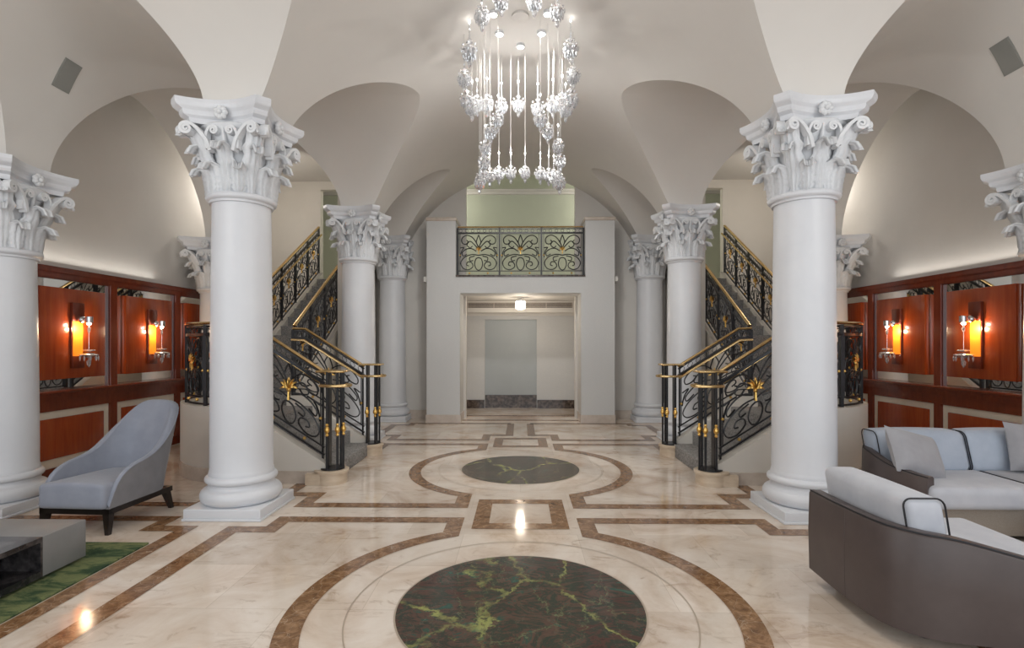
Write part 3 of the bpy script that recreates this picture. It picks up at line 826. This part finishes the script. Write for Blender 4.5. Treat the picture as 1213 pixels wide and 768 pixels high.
rails.append(railing('stair_railing', 'outer railing of the left upper flight along the hall wall side', [(UX0, UY + .1, LZ + .25), (UX0, 10.9, LZ + .25 + sl_ * 3.4)], .93, 6, G, second=-.06))
rails.append(railing('stair_railing', 'inner railing of the left upper flight rising behind the column', [(UX1, UY, LZ + .19), (UX1, 10.9, LZ + .19 + sl_ * 3.5)], .93, 6, G))
for r in rails: mirror(r, r['label'].replace('left', 'right'))

# balcony balustrade
b = railing('balcony_railing', 'black iron balcony balustrade of three gilt lily panels above the central hall', [(-1.235, 10.36, UP + .03), (1.235, 10.36, UP + .03)], .95, 3, 'balcony ironwork', thick=.0105, hr=.02, flowers=.075, band=.12)

# ------------------------------------------------------------------ chandelier
CY = 5.75
ch = thing('chandelier', 'large crystal chandelier of many hanging clusters over the far medallion', 'chandelier', (0, CY, 3.3))
def vault_z(x): return NC + sqrt(NR * NR - x * x)
MB().lathe([(.09, 5.045), (.09, 5.015), (.02, 5.0)], 0, CY - .15, 24).build('canopy', 'ceiling', ch)
spots = [(0, 6.15), (-.235, 5.88), (.235, 5.88), (-.285, 5.52), (.285, 5.52), (-.235, 5.2), (.235, 5.2), (0, 5.02)]
for x, y in spots:
    zc = vault_z(x)
    sp_ = MB().lathe([(.048, zc + .01), (.048, zc - .03), (.040, zc - .034), (.036, zc - .02)], x, y, 20, cap=False).build('spotlight', 'white', ch)
    MB().lathe([(.036, zc - .018), (.034, zc - .024), (.0, zc - .028)], x, y, 14).build('lens', 'bulb', sp_)
def pend(scale):
    m = MB(); n_ = 9
    m.lathe([(.008, .10), (.030, .085), (.034, .075), (.012, .055), (.02, .03), (.06, .02), (.066, .008), (.03, -.02), (.012, -.05)], 0, 0, n_, smooth=False)
    for i in range(8):
        a = 2 * pi * i / 8; drop(m, (.058 * cos(a), .058 * sin(a), .004), .032, .088, 5)
        a += pi / 8; drop(m, (.036 * cos(a), .036 * sin(a), -.018), .026, .085, 5)
    for i in range(5):
        a = 2 * pi * i / 5 + .3; drop(m, (.075 * cos(a), .075 * sin(a), .03), .026, .062, 5); m.sphere((.06 * cos(a), .06 * sin(a), .05), .013, 5, 4, smooth=False)
    m.sphere((0, 0, -.045), .026, 6, 5, smooth=False)
    drop(m, (0, 0, -.085), .046, .082, 6); return m
pm = pend(1)
U = [(614, 123, 6.40), (594, 125, 6.36), (637, 127, 6.36), (577, 122, 6.26), (655, 123, 6.26), (565, 122, 6.10), (666, 121, 6.10), (553, 118, 5.98), (676, 117, 5.98), (559, 126, 5.92), (670, 128, 5.92),
     (550, 92, 5.80), (679, 89, 5.80), (556, 60, 5.55), (676, 57, 5.55), (571, 18, 5.30), (660, 14, 5.30), (594, 0, 5.15), (633, 0, 5.15)]
Lw = [(605, 204, 6.32), (622, 204, 6.32), (591, 205, 6.28), (640, 205, 6.28), (580, 207, 6.18), (650, 207, 6.18), (570, 211, 6.02), (661, 211, 6.02), (574, 206, 6.08), (656, 209, 6.08), (573, 192, 5.90), (664, 190, 5.90), (575, 174, 5.82), (661, 173, 5.82), (581, 155, 5.72), (649, 155, 5.72), (590, 140, 5.62), (640, 140, 5.62), (568, 216, 5.97), (663, 216, 5.97)]
AY = 10 / 624
def place(px, py, Yd):
    ux, w = (px - 606.5) / 624, (407 - py) / 624
    rx, ry = ux * cos(AY) - sin(AY), ux * sin(AY) + cos(AY); k = Yd / ry
    return rx * k, Yd, 1.55 + w * k
pme = D.meshes.new('pendant'); pme.from_pydata(pm.v, [], pm.f); pme.materials.append(M['crystal'])
cmb = MB().lathe([(.004, .10), (.013, .115), (.005, .13), (.011, .145), (.004, .16), (.009, .175), (.003, .19), (.0075, .195), (.0075, .255), (.003, .26)], 0, 0, 6); cme = D.meshes.new('candle'); cme.from_pydata(cmb.v, [], cmb.f); cme.materials.append(M['crystal'])
tmb = MB().sphere((0, 0, .27), .0095, 6, 5, (1, 1, 1.8)); tme = D.meshes.new('candle_tip'); tme.from_pydata(tmb.v, [], tmb.f); tme.materials.append(M['candle'])
wmb = MB().tube([(0, 0, 0), (0, 0, 1)], .0026, 5); wme = D.meshes.new('wire'); wme.from_pydata(wmb.v, [], wmb.f); wme.materials.append(M['wire'])
for i, (px, py, Yd) in enumerate(U + Lw):
    x, y, z = place(px, py, Yd)
    p = D.objects.new('pendant', pme); COL.objects.link(p); p.parent = ch; p.location = (x, y - CY, z - 3.3); p.rotation_euler = (0, 0, random.random() * 6)
    k = random.uniform(.98, 1.15) * (1.0 if i < len(U) else .80); p.scale = (k, k, k)
    for nm, me in (('candle', cme), ('candle_tip', tme)):
        o = D.objects.new(nm, me); COL.objects.link(o); o.parent = p
    o = D.objects.new('wire', wme); COL.objects.link(o); o.parent = p; o.location = (0, 0, .10); o.scale = (1, 1, (vault_z(x) - z) / k - .10)

# ------------------------------------------------------------------ speaker grilles set in the aisle vaults
def aisle_profile(x):
    x = abs(x)
    if x < XA: return SP + TB * comp((XA - x) / (XA - IX), EA)
    return SO + TO * comp((x - XA) / (EX - XA), EA)
def grille(label, sx, xa, xb, ya, yb):
    t = thing('ceiling_speaker', label, 'speaker', (sx * (xa + xb) / 2, (ya + yb) / 2, aisle_profile((xa + xb) / 2)), 'ceiling speakers')
    for nm, e, off, mat in (('frame', .004, .006, 'speaker'), ('cloth', -.004, .010, 'speaker')):
        G_ = []
        for i in range(7):
            x = xa - e + (xb - xa + 2 * e) * i / 6; z = aisle_profile(x); dz = (aisle_profile(x + .01) - aisle_profile(x - .01)) / .02
            nn = Vector((dz, -1)).normalized()
            G_.append([(sx * (x + nn.x * off), y, z + nn.y * off) for y in (ya - e, yb + e)] + [(sx * x, y, z) for y in (yb + e, ya - e)])
        m = MB(); m.grid(G_, False, closev=True); m.add(G_[0], [(0, 1, 2, 3)]); m.add(G_[-1], [(3, 2, 1, 0)]); m.build(nm, mat, t)
grille('square grey ceiling speaker in the left vault above the far left column', -1, 4.29, 4.42, 4.90, 5.08)
grille('square grey ceiling speaker in the right vault at the upper right', 1, 4.29, 4.42, 4.70, 4.88)

# ------------------------------------------------------------------ rug and low table
t = thing('rug', 'green mottled rug under the low grey table', 'rug', (-3.7, 2.8, 0))
m = MB(); m.rbox(-4.75, -2.865, 1.3, 4.02, .001, .016, .006, 2, 24); m.build('pile', 'rug', t)
t = thing('coffee_table', 'low grey block coffee table with a dark marble end on the green rug', 'table', (-3.6, 3.0, .016))
m = MB(); m.rbox(-4.35, -3.10, 3.37, 3.71, .035, .295, .004, 1, 1); m.build('grey_block', 'grey_paint', t)
m = MB(); x0, x1, y0, y1 = -4.30, -3.10, 2.30, 3.37
m.box(x0, x1, y0, y1, .262, .294); m.box(x0, x1, y0, y1, .035, .075); m.box(x0, x1, y0, y0 + .04, .075, .262); m.box(x0, x0 + .5, y0 + .04, y1, .075, .262); m.box(x0 + .5, x1, y1 - .015, y1, .075, .262)
m.build('marble_shelf', 'black_marble', t)
m = MB(); m.box(-4.2, -3.16, 2.4, 3.64, .016, .036); m.build('base', 'dark_metal', t)

# ------------------------------------------------------------------ armchair (local: front is -y)
def armchair():
    t = thing('armchair', 'grey upholstered high back armchair with dark wood legs beside the left column', 'armchair', (0, 0, 0))
    W, YF, YR = .30, -.38, .34
    def seatf(p):
        p = Vector(p); f = (p.y - YF) / (YR - YF)
        if p.z > .35: p.z += -.03 * f + .016 * (1 - (p.x / .25) ** 2)
        return p
    m = MB(); m.rbox(-.285, .285, YF - .035, YR - .08, .215, .425, .035, 4, 6, fn=seatf); m.build('seat', 'fabric', t)
    # shell: U-shaped wrap with a height that rises from the arm fronts to the back
    path = []                                        # (x, y, s) from right front round the back to left front
    rc = .20; n1 = 14
    for i in range(n1): path.append((W, YF + (YR - rc - YF) * i / n1))
    for i in range(9): a = (pi / 2) * i / 8; path.append((W - rc + rc * cos(a), YR - rc + rc * sin(a)))
    for i in range(1, 6): path.append((W - rc - (2 * (W - rc)) * i / 6, YR))
    path += [(-x, y) for x, y in reversed(path[:n1 + 9])]
    Lc = [0]
    for p, q in zip(path, path[1:]): Lc.append(Lc[-1] + math.hypot(q[0] - p[0], q[1] - p[1]))
    tot = Lc[-1]
    def hgt(s_):
        s_ = min(s_, tot - s_)
        K = [(0, .23), (.025, .33), (.06, .41), (.12, .475), (.22, .525), (.38, .555), (.48, .60), (.56, .70), (.63, .82), (.70, .93), (.76, .985), (.84, 1.005), (1.2, 1.01)]
        for (a, ha), (b_, hb) in zip(K, K[1:]):
            if s_ <= b_:
                q = (s_ - a) / (b_ - a); return ha + (hb - ha) * q
        return K[-1][1]
    hs = [hgt(s_) for s_ in Lc]
    for _ in range(2): hs = [hs[0]] + [(hs[i - 1] + 2 * hs[i] + hs[i + 1]) / 4 for i in range(1, len(hs) - 1)] + [hs[-1]]
    def pos(i, z, inner):
        x, y = path[i]; q = min(Lc[i], tot - Lc[i]); back = max(0, min(1, (q - .30) / .45)); back = back * back * (3 - 2 * back)
        zz = max(0, z - .22)
        lean = .30 * zz * back * (1 if not inner else .88)
        th = (.034 + .085 * back * max(0, 1 - zz / .85)) if inner else 0
        n_ = Vector((path[min(i + 1, len(path) - 1)][1] - path[max(i - 1, 0)][1], -(path[min(i + 1, len(path) - 1)][0] - path[max(i - 1, 0)][0]))).normalized()
        narrow = 1 + .02 * back * min(1, zz / .8) ** 1.5
        flare = .02 * (1 - back) * min(1, zz / .3)
        X = (x - n_.x * th) * narrow + (flare if x > 0 else -flare); Y = y - n_.y * th + lean
        return (X, Y, z)
    out = MB(); inn = MB(); no = 9
    O = [[pos(i, .215 + (hs[i] - .215) * j / no, False) for j in range(no + 1)] for i in range(len(path))]
    I = [[pos(i, .215 + (hs[i] - .215) * j / no, True) for j in range(no + 1)] for i in range(len(path))]
    out.grid(O); out.add(O[0] + I[0][::-1], [tuple(range(2 * no + 2))]); out.add(O[-1] + I[-1][::-1], [tuple(range(2 * no + 1, -1, -1))])
    out.build('outer_shell', 'chair_out', t, 60)
    rim = []
    for i in range(len(path)):
        a, b_ = Vector(O[i][-1]), Vector(I[i][-1]); c = (a + b_) / 2; d = (a - b_) / 2
        rim.append([tuple(c + d * cos(pi * k / 6) + Vector((0, 0, .022 * sin(pi * k / 6)))) for k in range(7)])
    inn.grid([r_[::-1] for r_ in I]); inn.grid(rim); inn.build('inner_back', 'fabric', t, 60)
    seam = MB(); seam.tube([(p[-1][0], p[-1][1], p[-1][2] + .006) for p in O], .006, 6); seam.build('piping', 'fabric', t)
    m = MB()
    for (x0, x1, y0, y1) in ((-W, W, YF, YF + .04), (-W, W, YR - .05, YR - .01), (-W, -W + .04, YF, YR - .05), (W - .04, W, YF, YR - .05)): m.box(x0, x1, y0, y1, .168, .216)
    m.build('base_frame', 'dark_wood', t)
    for sx, y, sy in ((-1, YF + .03, -.02), (1, YF + .03, -.02), (-1, YR - .06, .05), (1, YR - .06, .05)):
        m = MB(); a, b_ = .028, .016; cx = sx * (W - .03); ex, ey = cx + sx * .015, y + sy
        m.add([(cx - a, y - a, .17), (cx + a, y - a, .17), (cx + a, y + a, .17), (cx - a, y + a, .17), (ex - b_, ey - b_, 0), (ex + b_, ey - b_, 0), (ex + b_, ey + b_, 0), (ex - b_, ey + b_, 0)],
              [(0, 1, 2, 3), (7, 6, 5, 4), (0, 4, 5, 1), (1, 5, 6, 2), (2, 6, 7, 3), (3, 7, 4, 0)]); m.build('leg', 'dark_wood', t)
    return t
ac = armchair(); ac.location = (-3.60, 4.60, 0); ac.rotation_euler = (0, 0, radians(-3)); ac.scale = (1.0, 1.02, .97)

# ------------------------------------------------------------------ sofas
def shell(m, path, hts, th, z0):
    """upholstered wrap: outer skin, rounded rim, inner skin"""
    P = [Vector(p) for p in path]; rows = []
    for i, p in enumerate(P):
        d = (P[min(i + 1, len(P) - 1)] - P[max(i - 1, 0)]).normalized(); n = Vector((d.y, -d.x))      # outward on the right hand of travel
        h = hts[i]; q = p - n * th; r = .018
        rows.append([(p.x, p.y, z0), (p.x + n.x * .006, p.y + n.y * .006, z0 + (h - z0) * .5), (p.x, p.y, h - r), (p.x - n.x * r * .4, p.y - n.y * r * .4, h - r * .3), (p.x - n.x * r, p.y - n.y * r, h), (q.x + n.x * r, q.y + n.y * r, h), (q.x, q.y, h - r), (q.x, q.y, z0)])
    m.grid(rows, True, closev=True); m.add(rows[0], [tuple(range(8))]); m.add(rows[-1], [tuple(range(7, -1, -1))]); return rows
def smooth_path(pts, k=8): return [(p.x, p.y, p.z) for p in catmull(pts, k)]

# near unit: back towards the nave, low arm towards the camera
t = thing('sofa', 'brown leather backed sofa unit nearest the camera at the lower right', 'sofa', (2.4, 3.0, 0), 'grey sectional sofas')
sp = smooth_path([(1.885, 3.47, .595), (1.875, 3.2, .60), (1.875, 2.95, .605), (1.905, 2.78, .605), (2.0, 2.66, .60), (2.15, 2.60, .585), (2.4, 2.545, .525), (2.62, 2.495, .47), (2.84, 2.445, .44)])
m = MB(); path = [(x, y) for x, y, z in sp][::-1]; hts = [z for x, y, z in sp][::-1]
rows = shell(m, [(x, y) for x, y, z in sp], [z for x, y, z in sp], .09, .085)
m.build('leather_frame', 'leather', t, 50)
pp = MB(); pp.tube([(r_[3][0], r_[3][1], r_[3][2] + .003) for r_ in rows], .005, 5); pp.build('piping', 'piping', t)
k_ = rows[12]; m = MB(); m.tube([Vector(k_[0]) + Vector((-.0005, 0, 0)), Vector(k_[1]), Vector(k_[2])], .0022, 5); m.build('seam', 'leather', t)
m = MB(); m.prism([(1.97, 3.46), (1.97, 2.9), (2.05, 2.74), (2.2, 2.69), (2.80, 2.55), (2.80, 3.46)], .085, .26); m.build('base', 'beige_fabric', t)
def skew_near(p):
    p = Vector(p); 
    k = max(0, min(1, (p.x - 2.05) / .8)); lo_y = 2.735 - .17 * k
    f = (p.y - 2.70) / (3.47 - 2.70); p.y = lo_y + (3.47 - lo_y) * f; return p
m = MB(); m.rbox(1.985, 2.87, 2.70, 3.47, .262, .43, .045, 4, 6, .03, fn=skew_near); m.build('seat_cushion', 'cushion', t)
def lean_near(p):
    p = Vector(p); p.x += .14 * (.75 - p.z) * -0 + (-.16 * (p.z - .43)) ; p.y += .04 * (p.z - .43) if p.y > 3.2 else 0; return p
m = MB(); m.rbox(2.02, 2.235, 2.745, 3.475, .425, .75, .05, 4, 6, .08, fn=lean_near); bc = m.build('back_cushion', 'cushion', t)
def rrect(c, a, b_, w, h, r, n=5):
    out = []
    for (sx, sy, a0) in ((1, 1, 0), (-1, 1, pi / 2), (-1, -1, pi), (1, -1, 1.5 * pi)):
        for i in range(n + 1):
            q = a0 + pi / 2 * i / n; out.append(Vector(c) + Vector(a) * (sx * (w / 2 - r) + r * cos(q)) + Vector(b_) * (sy * (h / 2 - r) + r * sin(q)))
    return out
m = MB(); m.tube([lean_near(p) for p in rrect((2.1275, 2.752, .587), (1, 0, 0), (0, 0, 1), .213, .325, .045)], .005, 5, closed=True); m.build('piping', 'piping', bc)
m = MB(); m.prism([(2.02, 3.40), (2.02, 2.95), (2.12, 2.80), (2.72, 2.66), (2.72, 3.40)], 0, .09); m.build('plinth', 'dark_wood', t)

# far unit facing the camera
t = thing('sofa', 'two seat grey sofa facing the camera against the right panelling side', 'sofa', (4., 4.4, 0), 'grey sectional sofas')
sp = smooth_path([(4.59, 4.99, .63), (4.2, 4.99, .63), (3.6, 4.985, .63), (3.24, 4.94, .63), (3.08, 4.80, .625), (3.02, 4.62, .61), (3.02, 4.40, .56), (3.07, 4.2, .53), (3.12, 4.09, .52)])
m = MB(); rows = shell(m, [(x, y) for x, y, z in sp], [z for x, y, z in sp], .09, .06); m.build('leather_frame', 'leather', t, 50)
pp = MB(); pp.tube([(r_[3][0], r_[3][1], r_[3][2] + .003) for r_ in rows], .005, 5); pp.build('piping', 'piping', t)
m = MB(); m.prism([(4.58, 4.89), (3.4, 4.88), (3.22, 4.6), (3.2, 4.16), (3.97, 4.16), (3.99, 4.19), (4.01, 4.16), (4.58, 4.16)], .05, .27); m.build('base', 'beige_fabric', t)
for x0, x1, mt in ((3.13, 3.985, 'cushion'), (3.99, 4.59, 'seat_grey')):
    m = MB(); m.rbox(x0, x1, 4.05, 4.86, .275, .45, .05, 4, 6, .05); q = m.build('seat_cushion', mt, t)
    m = MB(); m.tube([Vector((x1 - .004, 4.455, .362)) + Vector((0, a, b_)) for a, b_ in [(p[1], p[2]) for p in rrect((0, 0, 0), (0, 1, 0), (0, 0, 1), .80, .165, .05)]], .0045, 5, closed=True); m.build('piping', 'piping', q)
def lean_far(p): p = Vector(p); p.y += .28 * (p.z - .44); return p
for x0, x1, mt in ((3.13, 3.90, 'cushion_daylit'), (3.905, 4.58, 'cushion_daylit')):
    m = MB(); m.rbox(x0, x1, 4.60, 4.82, .44, .775, .055, 4, 6, .14, fn=lean_far); q = m.build('back_cushion', mt, t)
    for xe in (x0 + .006, x1 - .006):
        m = MB(); m.tube([lean_far((xe, 4.71 + p[1], .607 + p[2])) for p in rrect((0, 0, 0), (0, 1, 0), (0, 0, 1), .205, .325, .05)], .0045, 5, closed=True); m.build('piping', 'piping', q)
for x, y in ((3.3, 4.25), (4.45, 4.25), (3.4, 4.8), (4.45, 4.8)):
    m = MB(); m.lathe([(.03, 0), (.03, .062)], x, y, 10); m.build('foot', 'dark_wood', t)
def pillow(name, label, c, w, h, d, rx, ry, rz):
    m = MB(); n_ = 12; P = []
    front = []; 
    def surf(sg):
        G_ = []
        for i in range(n_ + 1):
            r_ = []
            for j in range(n_ + 1):
                u, v_ = -1 + 2 * i / n_, -1 + 2 * j / n_
                e = max(0, (1 - u ** 4) * (1 - v_ ** 4)) ** .6
                pin = 1 - .07 * (1 - (abs(u) ** 2)) * (abs(v_) ** 3); pin2 = 1 - .07 * (1 - abs(v_) ** 2) * abs(u) ** 3
                r_.append((w / 2 * u * pin2, sg * d / 2 * e, h / 2 * v_ * pin))
            G_.append(r_)
        return G_
    m.grid(surf(1)); m.grid([r_[::-1] for r_ in surf(-1)])
    o = m.build(name, 'pillow', None, 80); o.location = c; o.rotation_euler = (rx, ry, rz); return tag(o, label, 'cushion', 'throw cushions on the far sofa')
pillow('throw_cushion', 'grey throw cushion leaning in the left corner of the far sofa', (3.27, 4.42, .635), .50, .40, .17, radians(-30), radians(14), radians(12))
pillow('throw_cushion', 'grey throw cushion at the right end of the far sofa, cut by the frame edge', (4.37, 4.54, .66), .44, .42, .16, radians(-18), radians(4), radians(-8))
t = thing('side_table', 'low dark table corner in front of the far sofa at the right edge', 'table', (4.2, 3.75, 0))
m = MB(); m.rbox(3.78, 4.7, 3.35, 3.93, .17, .215, .004, 1, 1); m.build('top', 'dark_wood', t)
m = MB(); m.box(3.86, 4.62, 3.43, 3.85, 0, .17); m.build('base', 'dark_wood', t)

# ------------------------------------------------------------------ light
W_ = D.worlds.new('World'); SC.world = W_; W_.use_nodes = True
bg = W_.node_tree.nodes['Background']; bg.inputs[0].default_value = (.90, .95, 1.0, 1); bg.inputs[1].default_value = .55
def area(name, loc, rot, sx, sy, e, col=(1, 1, 1)):
    l = D.lights.new(name, 'AREA'); l.shape = 'RECTANGLE'; l.size = sx; l.size_y = sy; l.energy = e; l.color = col
    o = D.objects.new(name, l); COL.objects.link(o); o.location = loc; o.rotation_euler = rot; return o
def point(name, loc, e, r=.04, col=(1, .93, .84)):
    l = D.lights.new(name, 'POINT'); l.energy = e; l.shadow_soft_size = r; l.color = col
    o = D.objects.new(name, l); COL.objects.link(o); o.location = loc; return o
area('entrance_daylight', (0, -4.0, 2.4), (radians(90), 0, 0), 10, 4.4, 135, (.84, .92, 1))
point('near_bay_fill', (0, 2.4, 3.9), 18, .45, (1, .98, .95))  # added fill above the frame, evens out vaults and columns
for sx in (-1, 1):
    area('aisle_window_daylight', (sx * 5.3, .2, 2.2), (radians(90), 0, radians(90 * sx)), 3.0, 3.4, 55, (.82, .91, 1))
    point('aisle_fill', (sx * 3.5, 1.9, 3.3), 38, .3, (1, .97, .92))  # added fill out of view, brightens aisle vaults and walls
    area('lunette_wall_fill', (sx * 5.27, 6.4, 2.45), (0, radians(160 * sx), 0),   .05, 2.4, 3, (1, .95, .88))  # added strip behind the top rail, lifts the lower lunette wall
    point('gallery_fill', (sx * 2.2, 12.2, 5.0), 30, .08, (1, .97, .90))  # added lamp kept out of sight, brightens the green gallery wall
    point('stair_hall_fill', (sx * 4.95, 9.1, 4.2), 24, .08, (1, .94, .86))  # added lamp hidden behind the front column, brightens the stair hall
    for i in range(2): point('sconce_light', (sx * (WX - .19), SY[i], 1.72), 5., .015, (1, .72, .42))
for i, (px, py, Yd) in enumerate(Lw):
    if i in (0, 1, 4, 5):
        x, y, z = place(px, py, Yd); point('candle_light', (x, y, z + .27), 6, .012, (1, .98, .95))
for x, y in spots:
    far = y > 5.7
    l = D.lights.new('chandelier_spot', 'SPOT'); l.energy = 75 if far else 22; l.spot_size = radians(105 if far else 118); l.spot_blend = .8; l.shadow_soft_size = .03; l.color = (1, .98, .94)
    o = D.objects.new('chandelier_spot', l); COL.objects.link(o); o.location = (x, y, vault_z(x) - .045); o.rotation_euler = (radians(38 if far else 0), 0, 0)
point('hall_lantern_light', (0, 11.2, 2.2), 17, .06, (1, .88, .72))

# ------------------------------------------------------------------ camera
cam = D.cameras.new('Camera'); co = D.objects.new('Camera', cam); COL.objects.link(co)
cam.sensor_fit = 'HORIZONTAL'; cam.sensor_width = 36.; cam.lens = 36. * 624 / 1213
cam.shift_y = 23 / 1213; cam.clip_start = .05
co.location = (0, 0, 1.55); co.rotation_euler = (radians(90), 0, AY)
SC.camera = co
vs = SC.view_settings; vs.view_transform = 'Standard'; vs.look = 'None'; vs.gamma = 1.; vs.use_curve_mapping = False; vs.exposure = .38
